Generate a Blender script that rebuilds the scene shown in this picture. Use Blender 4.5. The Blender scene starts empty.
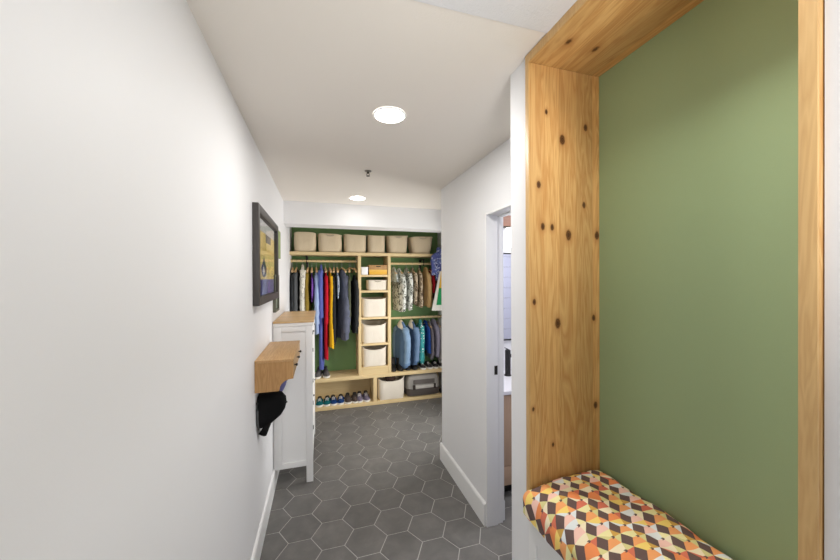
import bpy, bmesh, math, random
from mathutils import Vector, Matrix, noise

random.seed(7)
C = bpy.context.scene.collection
R = math.radians
PI = math.pi

# ------------------------------------------------------------------ materials
def srgb(r, g, b):
    def f(c):
        c /= 255.0
        return c / 12.92 if c <= 0.04045 else ((c + 0.055) / 1.055) ** 2.4
    return (f(r), f(g), f(b), 1.0)

class NT:
    def __init__(s, name):
        s.m = bpy.data.materials.new(name); s.m.use_nodes = True
        s.t = s.m.node_tree; s.t.nodes.clear()
        s.out = s.n('ShaderNodeOutputMaterial')
        s.b = s.n('ShaderNodeBsdfPrincipled')
        s.l(s.b.outputs[0], s.out.inputs[0])
    def n(s, t, **k):
        x = s.t.nodes.new(t)
        for a, v in k.items(): setattr(x, a, v)
        return x
    def l(s, a, b): s.t.links.new(a, b)
    def put(s, sock, v):
        if isinstance(v, bpy.types.NodeSocket): s.l(v, sock)
        else: sock.default_value = v
    def math(s, op, a, b=None, c=None):
        x = s.n('ShaderNodeMath', operation=op)
        s.put(x.inputs[0], a)
        if b is not None: s.put(x.inputs[1], b)
        if c is not None: s.put(x.inputs[2], c)
        return x.outputs[0]
    def mix(s, f, a, b, mode='MIX'):
        x = s.n('ShaderNodeMix', data_type='RGBA', blend_type=mode)
        s.put(x.inputs[0], f); s.put(x.inputs[6], a); s.put(x.inputs[7], b)
        return x.outputs[2]
    def ramp(s, f, stops, interp='LINEAR'):
        x = s.n('ShaderNodeValToRGB'); x.color_ramp.interpolation = interp
        e = x.color_ramp.elements
        while len(e) < len(stops): e.new(0.5)
        for i, (p, c) in enumerate(stops): e[i].position = p; e[i].color = c
        s.l(f, x.inputs[0]); return x.outputs[0]
    def coords(s, kind='Object'):
        if kind == 'World': return s.n('ShaderNodeNewGeometry').outputs['Position']
        return s.n('ShaderNodeTexCoord').outputs[kind]
    def scale(s, v, sc, loc=(0, 0, 0)):
        x = s.n('ShaderNodeMapping'); s.l(v, x.inputs[0])
        x.inputs[1].default_value = loc; x.inputs[3].default_value = sc
        return x.outputs[0]
    def noise(s, v, sc, detail=3, rough=.5, dist=0, out=0):
        x = s.n('ShaderNodeTexNoise'); s.l(v, x.inputs['Vector'])
        x.inputs['Scale'].default_value = sc; x.inputs['Detail'].default_value = detail
        x.inputs['Roughness'].default_value = rough; x.inputs['Distortion'].default_value = dist
        return x.outputs[out]
    def bump(s, h, strength, dist=.002):
        x = s.n('ShaderNodeBump'); s.l(h, x.inputs['Height'])
        x.inputs['Strength'].default_value = strength; x.inputs['Distance'].default_value = dist
        s.l(x.outputs[0], s.b.inputs['Normal'])
    def base(s, v): s.put(s.b.inputs['Base Color'], v)
    def rough(s, v): s.put(s.b.inputs['Roughness'], v)

def plain(name, col, rough=.5, metal=0, spec=.5):
    t = NT(name); t.base(col); t.rough(rough); t.b.inputs['Metallic'].default_value = metal
    t.b.inputs['Specular IOR Level'].default_value = spec
    v = t.coords(); t.bump(t.noise(v, 60, 2), .05)
    return t.m

def paint(name, col, rough=.55, bscale=220, bstr=.12, mott=.02):
    t = NT(name); v = t.coords('World')
    n = t.noise(v, 3, 3)
    dark = (col[0] * (1 - mott), col[1] * (1 - mott), col[2] * (1 - mott), 1)
    t.base(t.mix(n, dark, col)); t.rough(rough)
    t.b.inputs['Specular IOR Level'].default_value = .3
    t.bump(t.noise(v, bscale, 3, .6), bstr, .001)
    return t.m

def ceiling_mat(name, col, bs):
    t = NT(name); v = t.coords('World')
    t.base(col); t.rough(.9)
    t.b.inputs['Specular IOR Level'].default_value = .1
    t.bump(t.noise(v, 130, 4, .7), bs, .002)
    return t.m

def wood(name, light, dark, axis, board=None, bax=None, grain=1., kind='Object', rough=.45, knots=None, knot_col=None, tone=.32, grain_str=.6):
    """axis: index of the grain direction. board: board width along axis bax."""
    t = NT(name); v = t.coords(kind)
    sc = [1, 1, 1]; sc[axis] = .07
    v1 = t.scale(v, tuple(sc))
    sep = t.n('ShaderNodeSeparateXYZ'); t.l(v, sep.inputs[0])
    idv = None
    if board:
        k = t.math('FLOOR', t.math('DIVIDE', sep.outputs[bax], board))
        wn = t.n('ShaderNodeTexWhiteNoise', noise_dimensions='1D'); t.l(k, wn.inputs['W'])
        idv = wn.outputs['Value']
        cmb = t.n('ShaderNodeCombineXYZ')
        t.l(t.math('MULTIPLY', idv, 7.0), cmb.inputs[axis])
        add = t.n('ShaderNodeVectorMath', operation='ADD'); t.l(v1, add.inputs[0]); t.l(cmb.outputs[0], add.inputs[1])
        v1 = add.outputs[0]
    big = t.noise(v1, 16 * grain, 3, .55, 1.2)
    rings = t.math('FRACT', t.math('MULTIPLY', big, 9.0))
    rings = t.math('ABSOLUTE', t.math('SUBTRACT', rings, .5))
    rings = t.math('MULTIPLY', rings, 2.0)
    fine = t.noise(v1, 160 * grain, 3, .6)
    f = t.math('ADD', t.math('MULTIPLY', rings, .55 * grain_str), t.math('MULTIPLY', fine, .55 * grain_str))
    f = t.math('ADD', f, t.math('MULTIPLY', t.noise(v1, 5 * grain, 2), .35))
    col = t.ramp(f, [(.1, light), (.95, dark)])
    if idv is not None:
        hs = t.n('ShaderNodeHueSaturation'); t.l(col, hs.inputs['Color'])
        t.l(t.math('MULTIPLY_ADD', idv, tone, 1 - tone * .6), hs.inputs['Value'])
        col = hs.outputs[0]
        fr = t.math('FRACT', t.math('DIVIDE', sep.outputs[bax], board))
        gap = t.math('LESS_THAN', fr, .012)
        col = t.mix(t.math('MULTIPLY', gap, .35), col, dark)
    if knots:
        acc = None
        for (kx, ky, kz, s) in knots:
            d = t.n('ShaderNodeVectorMath', operation='SUBTRACT'); t.l(v, d.inputs[0]); d.inputs[1].default_value = (kx, ky, kz)
            q = [1., 1., 1.]; q[axis] = .62
            m2 = t.n('ShaderNodeVectorMath', operation='MULTIPLY'); t.l(d.outputs[0], m2.inputs[0]); m2.inputs[1].default_value = tuple(q)
            ln = t.n('ShaderNodeVectorMath', operation='LENGTH'); t.l(m2.outputs[0], ln.inputs[0])
            r_ = t.math('DIVIDE', ln.outputs['Value'],   .0068 * s)
            acc = r_ if acc is None else t.math('MINIMUM', acc, r_)
        acc = t.math('ADD', acc, t.math('MULTIPLY', t.math('SUBTRACT', t.noise(v, 120, 2), .5), .5))
        kc = t.ramp(t.math('MULTIPLY', acc, .25), [(0, srgb(96, 60, 30)), (.10, srgb(48, 30, 18)), (.16, srgb(104, 64, 32)), (.24, srgb(74, 46, 24)), (.30, srgb(132, 84, 44)), (.40, srgb(172, 122, 70)), (1, dark)])
        halo = t.ramp(t.math('MULTIPLY', acc, .25), [(.0, (1, 1, 1, 1)), (.25, (.95, .95, .95, 1)), (.36, (.5, .5, .5, 1)), (.85, (0, 0, 0, 1))])
        col = t.mix(halo, col, kc)
    t.base(col); t.rough(rough); t.b.inputs['Specular IOR Level'].default_value = .35
    t.bump(fine, .08, .001)
    return t.m

def fabric(name, col, col2=None, rough=.9, weave=700, wr=.5, mott=.25, sheen=.0, noise_scale=6):
    t = NT(name); v = t.coords()
    n = t.noise(v, noise_scale, 3)
    c2 = col2 or (col[0] * (1 - mott), col[1] * (1 - mott), col[2] * (1 - mott), 1)
    t.base(t.mix(n, col, c2)); t.rough(rough); t.b.inputs['Specular IOR Level'].default_value = .15
    w = t.noise(t.scale(v, (1, 1, .35)), 14, 4, .55, .8)
    f = t.noise(v, weave, 1)
    t.bump(t.math('ADD', w, t.math('MULTIPLY', f, .12)), wr, .02)
    return t.m

def patterned(name, stops, scale, dist=1.0, stretch=(1, 1, 1), detail=2):
    t = NT(name); v = t.scale(t.coords(), stretch)
    n = t.noise(v, scale, detail, .5, dist)
    t.base(t.ramp(n, stops, 'CONSTANT')); t.rough(.9); t.b.inputs['Specular IOR Level'].default_value = .15
    t.bump(t.noise(t.coords(), 14, 3), .5, .02)
    return t.m

def dots(name, col, dot, scale=26, r=.28):
    t = NT(name); v = t.coords()
    x = t.n('ShaderNodeTexVoronoi'); t.l(v, x.inputs['Vector']); x.inputs['Scale'].default_value = scale
    x.inputs['Randomness'].default_value = .55
    f = t.math('LESS_THAN', x.outputs['Distance'], r)
    t.base(t.mix(f, col, dot)); t.rough(.9); t.bump(t.noise(v, 14, 3), .5, .02)
    return t.m

def glow(name, col, st):
    t = NT(name); t.base((.9, .9, .9, 1))
    t.b.inputs['Emission Color'].default_value = col; t.b.inputs['Emission Strength'].default_value = st
    return t.m

def hextile():
    t = NT('charcoal_hex_tile'); v = t.coords('World')
    g = t.n('ShaderNodeNewGeometry')
    n = t.noise(v, 7, 5, .65, .4); n2 = t.noise(v, 2.2, 3)
    col = t.ramp(n, [(.25, srgb(98, 96, 94)), (.5, srgb(110, 108, 105)), (.8, srgb(127, 124, 120))])
    hs = t.n('ShaderNodeHueSaturation'); t.l(col, hs.inputs['Color'])
    t.l(t.math('MULTIPLY_ADD', g.outputs['Random Per Island'], .16, .92), hs.inputs['Value'])
    t.base(hs.outputs[0])
    t.rough(t.math('MULTIPLY_ADD', n, .25, .38)); t.b.inputs['Specular IOR Level'].default_value = .4
    t.bump(n, .06, .003)
    return t.m

def glassy(name, tint=(1, 1, 1, 1), refl=1.0):
    t = NT(name); t.t.nodes.remove(t.b)
    tr = t.n('ShaderNodeBsdfTransparent'); tr.inputs[0].default_value = tint
    gl = t.n('ShaderNodeBsdfGlossy'); gl.inputs['Roughness'].default_value = .02
    fr = t.n('ShaderNodeFresnel'); fr.inputs[0].default_value = 1.45
    mx = t.n('ShaderNodeMixShader'); t.l(t.math('MULTIPLY', fr.outputs[0], refl), mx.inputs[0])
    t.l(tr.outputs[0], mx.inputs[1]); t.l(gl.outputs[0], mx.inputs[2]); t.l(mx.outputs[0], t.out.inputs[0])
    return t.m

def wall_tile():
    t = NT('pale_blue_wall_tile'); v = t.coords('World')
    sep = t.n('ShaderNodeSeparateXYZ'); t.l(v, sep.inputs[0])
    a = t.math('FRACT', t.math('DIVIDE', t.math('ADD', sep.outputs[0], sep.outputs[1]), .3))
    b = t.math('FRACT', t.math('DIVIDE', sep.outputs[2], .15))
    g = t.math('MAXIMUM', t.math('LESS_THAN', a, .018), t.math('LESS_THAN', b, .035))
    t.base(t.mix(g, srgb(214, 216, 236), srgb(170, 172, 190))); t.rough(.15)
    return t.m

M = {}
M['wall'] = paint('white_wall_paint', srgb(232, 232, 233))
M['trim'] = paint('white_trim_paint', srgb(236, 236, 235), .35, 120, .03, .0)
M['green'] = paint('sage_green_paint', srgb(147, 167, 126), .5, 200, .15, .03)
M['dgreen'] = paint('closet_green_paint', srgb(122, 158, 102), .6, 200, .1, .03)
M['ceil'] = ceiling_mat('ceiling_paint', srgb(232, 226, 218), .35)
M['ceil2'] = ceiling_mat('textured_ceiling_paint', srgb(220, 220, 222), .8)
M['tile'] = hextile()
M['grout'] = plain('light_grout', srgb(176, 173, 168), .9)
KF = [(0.782, 1.01, 2.239, 0.7), (0.851, 1.01, 2.146, 1.4), (0.956, 1.01, 2.204, 1), (0.749, 1.01, 1.974, 1), (0.766, 1.01, 1.824, 1), (0.806, 1.01, 1.823, 0.9), (0.948, 1.01, 1.912, 0.9), (0.878, 1.01, 1.797, 1.4), (1.008, 1.01, 1.8, 1.2), (0.729, 1.01, 1.553, 0.8), (0.829, 1.01, 1.472, 1.4), (0.992, 1.01, 1.486, 0.9), (0.724, 1.01, 1.169, 0.6), (1.0, 1.01, 1.152, 1), (0.807, 1.01, 1.03, 0.6)]
KT = [(0.773, 0.888, 2.397, 1.4), (0.736, 0.894, 2.397, 0.6), (0.885, 0.892, 2.397, 1.4), (0.918, 0.838, 2.397, 0.8), (0.987, 0.747, 2.397, 0.7), (.80, .45, 2.397, 1.2)]
CL, CD = srgb(228, 192, 130), srgb(186, 134, 76)
M['cedar'] = wood('knotty_cedar_upright', CL, CD, 2, .076, 0, 1, 'World', .42, KF, srgb(38, 24, 14), tone=.34, grain_str=.75)
M['cedar_top'] = wood('knotty_cedar_top', CL, CD, 1, .076, 0, 1, 'World', .42, KT, srgb(38, 24, 14), tone=.34, grain_str=.75)
M['cedar_edge'] = wood('cedar_edge_strip', srgb(216, 180, 124), srgb(188, 146, 92), 2, None, None, 1, 'World', .42)
M['birch'] = wood('pale_birch', srgb(226, 204, 158), srgb(204, 174, 120), 0, None, None, .7, 'World', .5, grain_str=.4)
M['birchv'] = wood('pale_birch_upright', srgb(226, 204, 158), srgb(204, 174, 120), 2, None, None, .7, 'World', .5, grain_str=.4)
M['oak'] = wood('golden_oak', srgb(208, 172, 122), srgb(160, 116, 70), 1, .055, 0, 1.3, 'World', .45, tone=.3)
M['oak_end'] = wood('golden_oak_side', srgb(196, 156, 104), srgb(152, 108, 64), 2, None, None, 1.3, 'World', .5)
M['block'] = wood('butcher_block_top', srgb(224, 192, 146), srgb(196, 154, 100), 0, .06, 1, 1.2, 'World', .4, tone=.2)
M['white'] = plain('white_lacquer', srgb(238, 238, 237), .35)
M['black'] = plain('black_metal', srgb(24, 23, 23), .45)
M['frame'] = wood('dark_charcoal_wood', srgb(78, 74, 72), srgb(52, 49, 48), 2, None, None, 1, 'World', .4)
M['chrome'] = plain('brushed_metal', srgb(150, 148, 145), .3, 1)
M['bronze'] = plain('dark_bronze', srgb(58, 52, 46), .4, .8)
M['lamp'] = glow('lamp_lens', (1, .98, .95, 1), 14)
M['glass'] = glassy('picture_glass', refl=.35)
M['canvas'] = fabric('cream_canvas', srgb(216, 200, 172), srgb(202, 184, 154), weave=260, wr=.25)
M['canvas2'] = fabric('ivory_canvas', srgb(232, 224, 210), srgb(222, 212, 196), weave=260, wr=.25)
M['canvasin'] = fabric('canvas_lining', srgb(196, 184, 164), weave=260, wr=.3)
M['vanity'] = wood('vanity_wood', srgb(200, 170, 144), srgb(178, 146, 120), 2, None, None, 1, 'World', .5, grain_str=.4)
M['brownwood'] = wood('reddish_wood', srgb(168, 128, 108), srgb(140, 100, 84), 0, None, None, 1, 'World', .5)
M['porcelain'] = plain('white_porcelain', srgb(240, 238, 242), .15)
M['mirror'] = plain('mirror_silver', (.92, .93, .95, 1), .02, 1)
M['btile'] = wall_tile()
M['hangwood'] = wood('hanger_wood', srgb(228, 196, 150), srgb(204, 166, 116), 1, None, None, 1, 'Object', .5)

# ------------------------------------------------------------------ mesh helpers
def setp(o, label=None, cat=None, group=None, kind=None):
    if label: o['label'] = label
    if cat: o['category'] = cat
    if group: o['group'] = group
    if kind: o['kind'] = kind
    return o

def obj(name, bm, mats, parent=None, smooth=True, ang=40):
    bmesh.ops.recalc_face_normals(bm, faces=bm.faces)
    me = bpy.data.meshes.new(name); bm.to_mesh(me); bm.free()
    if not isinstance(mats, (list, tuple)): mats = [mats]
    for m in mats: me.materials.append(m)
    if smooth:
        for p in me.polygons: p.use_smooth = True
        me.set_sharp_from_angle(angle=R(ang))
    o = bpy.data.objects.new(name, me); C.objects.link(o)
    if parent is not None: o.parent = parent
    return o

def thing(name, loc, label, cat, group=None, rz=0):
    o = bpy.data.objects.new(name, None); C.objects.link(o)
    o.empty_display_size = .05
    o.location = loc; o.rotation_euler = (0, 0, rz)
    return setp(o, label, cat, group)

def BM(): return bmesh.new()

def box(bm, x0, x1, y0, y1, z0, z1, bev=0, mi=0):
    vs = [bm.verts.new((x, y, z)) for x in (x0, x1) for y in (y0, y1) for z in (z0, z1)]
    idx = [(0, 1, 3, 2), (4, 6, 7, 5), (0, 4, 5, 1), (2, 3, 7, 6), (0, 2, 6, 4), (1, 5, 7, 3)]
    fs = [bm.faces.new([vs[i] for i in f]) for f in idx]
    for f in fs: f.material_index = mi
    if bev > 0:
        es = {e for f in fs for e in f.edges}
        r = bmesh.ops.bevel(bm, geom=list(es), offset=bev, segments=2, affect='EDGES', profile=.6)
        for f in r['faces']: f.material_index = mi
    return bm

def bx(*a, **k): return box(BM(), *a, **k)

def loft(bm, rings, cap=True, mi=0, closed=True):
    vr = [[bm.verts.new(p) for p in r] for r in rings]
    n = len(vr[0])
    for a, b in zip(vr, vr[1:]):
        for i in range(n if closed else n - 1):
            j = (i + 1) % n
            f = bm.faces.new((a[i], a[j], b[j], b[i])); f.material_index = mi
    if cap and closed:
        for r in (vr[0], vr[-1]):
            try: f = bm.faces.new(r); f.material_index = mi
            except ValueError: pass
    return vr

def tube(bm, pts, r, seg=8, mi=0, flat=1.0):
    pts = [Vector(p) for p in pts]; rings = []
    up = Vector((0, 0, 1))
    for i, p in enumerate(pts):
        d = (pts[min(i + 1, len(pts) - 1)] - pts[max(i - 1, 0)]).normalized()
        a = d.cross(up)
        if a.length < 1e-3: a = d.cross(Vector((0, 1, 0)))
        a.normalize(); b = a.cross(d).normalized()
        rr = r[i] if isinstance(r, (list, tuple)) else r
        rings.append([p + a * (math.cos(2 * PI * k / seg) * rr) + b * (math.sin(2 * PI * k / seg) * rr * flat) for k in range(seg)])
    return loft(bm, rings, True, mi)

def lathe(bm, prof, c=(0, 0, 0), seg=24, mi=0, cap=True):
    rings = [[(c[0] + r * math.cos(2 * PI * k / seg), c[1] + r * math.sin(2 * PI * k / seg), c[2] + z) for k in range(seg)] for r, z in prof]
    return loft(bm, rings, cap, mi)

def prism(bm, poly, axis, a, b, mi=0):
    """poly of 2D points extruded from a to b along axis (0,1,2)."""
    def mk(p, t):
        q = list(p); q.insert(axis, t); return q
    A = [bm.verts.new(mk(p, a)) for p in poly]; B = [bm.verts.new(mk(p, b)) for p in poly]
    n = len(poly)
    fs = [bm.faces.new(A), bm.faces.new(B)]
    for i in range(n): fs.append(bm.faces.new((A[i], A[(i + 1) % n], B[(i + 1) % n], B[i])))
    for f in fs: f.material_index = mi
    return bm

def sub(bm, v): bmesh.ops.translate(bm, verts=bm.verts, vec=v); return bm

def struct(name, bm, mats, smooth=False):
    o = obj(name, bm, mats, None, smooth); o['kind'] = 'structure'; return o

def sup(a, e):
    c, s = math.cos(a), math.sin(a)
    return (math.copysign(abs(c) ** (2 / e), c), math.copysign(abs(s) ** (2 / e), s))

# ------------------------------------------------------------------ the setting
XL, XR, XA, XG, ZC = -.368, 1.037, .72, 1.02, 2.44
YB = 4.60
S = .1333
def build_floor():
    bm = BM()
    box(bm, XL - .1, 2.95, -1.4, YB + .1, -.06, -.002, mi=1)
    Rr = S - .0029
    for c in range(-4, 24):
        for r in range(-2, 28):
            rr = r + (.5 if c % 2 else 0)
            cx = (1.5 * c - 1.0408) * S; cy = (rr * math.sqrt(3) + 18.0888 - 32) * S
            if cx < XL - .12 or cx > 2.95 or cy < -1.45 or cy > YB + .1: continue
            top = []; bot = []
            for k in range(6):
                a = k * PI / 3
                top.append(bm.verts.new((cx + (Rr - .0012) * math.cos(a), cy + (Rr - .0012) * math.sin(a), 0)))
                bot.append(bm.verts.new((cx + Rr * math.cos(a), cy + Rr * math.sin(a), -.003)))
            bm.faces.new(top)
            for k in range(6): bm.faces.new((bot[k], bot[(k + 1) % 6], top[(k + 1) % 6], top[k]))
    return struct('floor', bm, [M['tile'], M['grout']])
build_floor()

bm = box(BM(), XL - .1, 2.95, .911, YB + .1, ZC, ZC + .1)
box(bm, XL - .1, 2.95, -1.4, .911, ZC - .005, ZC + .1, mi=1)
struct('ceiling', bm, [M['ceil'], M['ceil2']])
struct('wall_left', bx(XL - .1, XL, -1.4, YB + .1, 0, ZC), M['wall'])
struct('wall_back', bx(XL, 1.75, YB, YB + .1, 0, ZC), M['dgreen'])
bm = box(BM(), 1.65, 1.75, 3.56, YB, 0, ZC)
box(bm, 1.65, 1.75, 2.79, 3.56, 0, .35); box(bm, 1.65, 1.75, 2.79, 3.56, 1.85, ZC); box(bm, 1.65, 1.75, 2.79, 2.86, .35, 1.85); box(bm, 1.65, 1.75, 3.42, 3.56, .35, 1.85)
struct('wall_closet', bm, M['wall'])
# unseen side window and fill light, added to brighten the closet
bm = BM()
for a in ((2.86, 2.90, .35, 1.85), (3.38, 3.42, .35, 1.85), (2.90, 3.38, .35, .39), (2.90, 3.38, 1.81, 1.85), (2.90, 3.38, 1.08, 1.11)): box(bm, 1.68, 1.73, *a, bev=.002)
struct('added_window_1', bm, M['trim'])
l = bpy.data.lights.new('closet_fill_light', 'AREA'); l.shape = 'RECTANGLE'; l.size = 1.4; l.size_y = .46; l.spread = R(140); l.energy = 24; l.color = (1, .99, .97)
lo = bpy.data.objects.new('closet_fill_light', l); C.objects.link(lo); lo.location = (1.78, 3.14, 1.10); lo.rotation_euler = (0, R(90), R(-28))
bm = box(BM(), XR, 1.155, 1.955, 2.692, 0, ZC)
box(bm, XR, 1.155, 1.147, 1.955, 2.064, ZC)
box(bm, XR, 1.155, 1.147, 1.19, 0, 2.064)
struct('wall_right', bm, M['wall'])
struct('wall_bathroom_back', bx(XR, 2.9, 2.692, 2.79, 0, ZC), M['wall'])
struct('wall_bathroom_side', bx(2.85, 2.95, 1.06, 2.692, 0, ZC), M['wall'])
struct('wall_bathroom_front', bx(1.155, 2.85, 1.06, 1.147, 0, ZC), M['btile'])
bm = box(BM(), XA, 1.155, 1.032, 1.147, 0, ZC)
struct('wall_nook_end', bm, M['wall'])
struct('wall_nook_back', bx(XG, XG + .05, .20, 1.032, 0, ZC), M['green'])
struct('wall_near', bx(XA, XG + .05, -1.4, .298, 0, ZC), M['wall'])
# bulkhead over the closet
struct('trim_1', bx(XL, 1.65, 3.611, 3.86, 2.2085, ZC), M['wall'])
# door jamb : liner, stop and the head
bm = BM()
box(bm, XR - .004, 1.118, 1.943, 1.956, 0, 2.064, .003)
box(bm, 1.118, 1.158, 1.951, 1.960, 0, 2.064, .002)
box(bm, 1.150, 1.176, 1.965, 2.03, 0, 2.10, .003)
box(bm, XR - .004, 1.118, 1.19, 1.943, 2.052, 2.066, .003)
box(bm, 1.118, 1.158, 1.19, 1.943, 2.044, 2.066, .002)
struct('trim_2', bm, M['trim'], True)
def baseboard(name, bm): return struct(name, bm, M['trim'])
def bb_prof(t, h): return [(0, 0), (t, 0), (t, h - .012), (t - .006, h - .002), (t - .010, h), (0, h)]
bm = prism(BM(), [(XL + a, z) for a, z in bb_prof(.014, .150)], 1, -1.4, 4.25); baseboard('baseboard_left', bm)
bm = prism(BM(), [(XR - a, z) for a, z in bb_prof(.016, .150)], 1, 1.956, 2.806)
prism(bm, [(2.79 + a, z) for a, z in bb_prof(.016, .150)], 0, XR - .0155, 1.65)
baseboard('baseboard_right', bm)
bm = prism(BM(), [(1.155 + a, z) for a, z in bb_prof(.028, .140)], 1, 1.968, 2.69); baseboard('baseboard_bathroom', bm)

# ------------------------------------------------------------------ lamps
def downlight(x, y, label, power, col=(1, .98, .95), r=.072):
    t = thing('recessed_downlight', (x, y, ZC - .001), label, 'ceiling light', 'round recessed downlights')
    bm = BM(); lathe(bm, [(r + .007, 0), (r + .007, -.002), (r + .003, -.005), (r, -.005), (r, 0)], seg=40, cap=False)
    obj('trim_ring', bm, M['white'], t)
    bm = BM(); lathe(bm, [(r, -.001), (r, -.004), (.001, -.0045)], seg=40)
    obj('lens', bm, M['lamp'], t)
    l = bpy.data.lights.new('downlight_lamp', 'AREA'); l.shape = 'DISK'; l.size = r * 1.9; l.energy = power; l.color = col
    lo = bpy.data.objects.new('downlight_lamp', l); C.objects.link(lo); lo.location = (x, y, ZC - .012)
downlight(.324, 1.589, 'larger looking round recessed downlight in the ceiling nearer the camera', 10.5)
downlight(.346, 3.298, 'smaller looking round recessed downlight in the ceiling near the closet bulkhead', .5)
def lamp(x, y, z, p, size, col):
    l = bpy.data.lights.new('unseen_lamp', 'AREA'); l.shape = 'DISK'; l.size = size; l.energy = p; l.color = col
    lo = bpy.data.objects.new('unseen_lamp', l); C.objects.link(lo); lo.location = (x, y, z); return lo
lamp(.690, .40, ZC - .012, 4.8, .02, (1, .985, .95))       # lamp over the bench
up_fill = lamp(.36, -.35, 1.50, 4.0, .45, (1, .99, .975)); up_fill.rotation_euler = (R(180 - 50), 0, 0); up_fill.data.spread = R(95)   # upward fill light added behind the camera to brighten the ceiling
lamp(2.0, 1.9, ZC - .012, 16, .3, (.97, .975, 1))           # bathroom lamp

# ------------------------------------------------------------------ sprinkler
t = thing('fire_sprinkler', (.336, 2.458, ZC), 'small dark fire sprinkler head on the ceiling between the two downlights', 'sprinkler')
bm = BM(); lathe(bm, [(.026, 0), (.026, -.003), (.018, -.007), (.008, -.008)], seg=20); obj('escutcheon', bm, M['chrome'], t)
bm = BM(); lathe(bm, [(.007, -.006), (.007, -.018), (.005, -.02)], seg=10)
for s in (-1, 1): tube(bm, [(s * .007, 0, -.015), (s * .011, 0, -.026), (s * .004, 0, -.037)], .0022, 6)
obj('head', bm, M['bronze'], t)
bm = BM(); lathe(bm, [(.004, -.034), (.013, -.037), (.013, -.0385), (.004, -.039)], seg=14); obj('deflector', bm, M['bronze'], t)

# ------------------------------------------------------------------ bench nook on the right
NY0, NY1 = .300, 1.031
t = thing('nook_surround', (0, 0, 0), 'knotty cedar board surround lining the tall green nook on the right', 'wood surround')
obj('side_panel', bx(.713, XG, 1.011, NY1, .80, 2.405, bev=.0015), M['cedar'], t)
obj('side_panel', bx(.713, XG, NY0, .321, .80, 2.405, bev=.0015), M['cedar'], t)
obj('top_panel', bx(.711, XG, NY0, NY1, 2.4055, 2.4365, bev=.0015), M['cedar_top'], t)
for a in ((1.011, NY1, .80, 2.405), (NY0, .321, .80, 2.405), (NY0, NY1, 2.4055, 2.4365)):
    obj('front_edge', bx(.7075, .7108 if a[2] > 2 else .7129, *a, bev=.0008), M['cedar_edge'], t)
t = thing('nook_bench', (0, 0, 0), 'white painted built-in bench below the patterned cushion', 'bench')
obj('seat_board', bx(.700, XG - .001, NY0, 1.036, .775, .797, bev=.003), M['trim'], t)
bm = bx(.722, .74, NY0, 1.030, 0, .774)
for y in (.30, .99): box(bm, .717, .722, y, y + .04, 0, .774)
box(bm, .717, .722, .34, .99, .70, .774)
obj('front_panel', bm, M['trim'], t, smooth=False)

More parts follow.
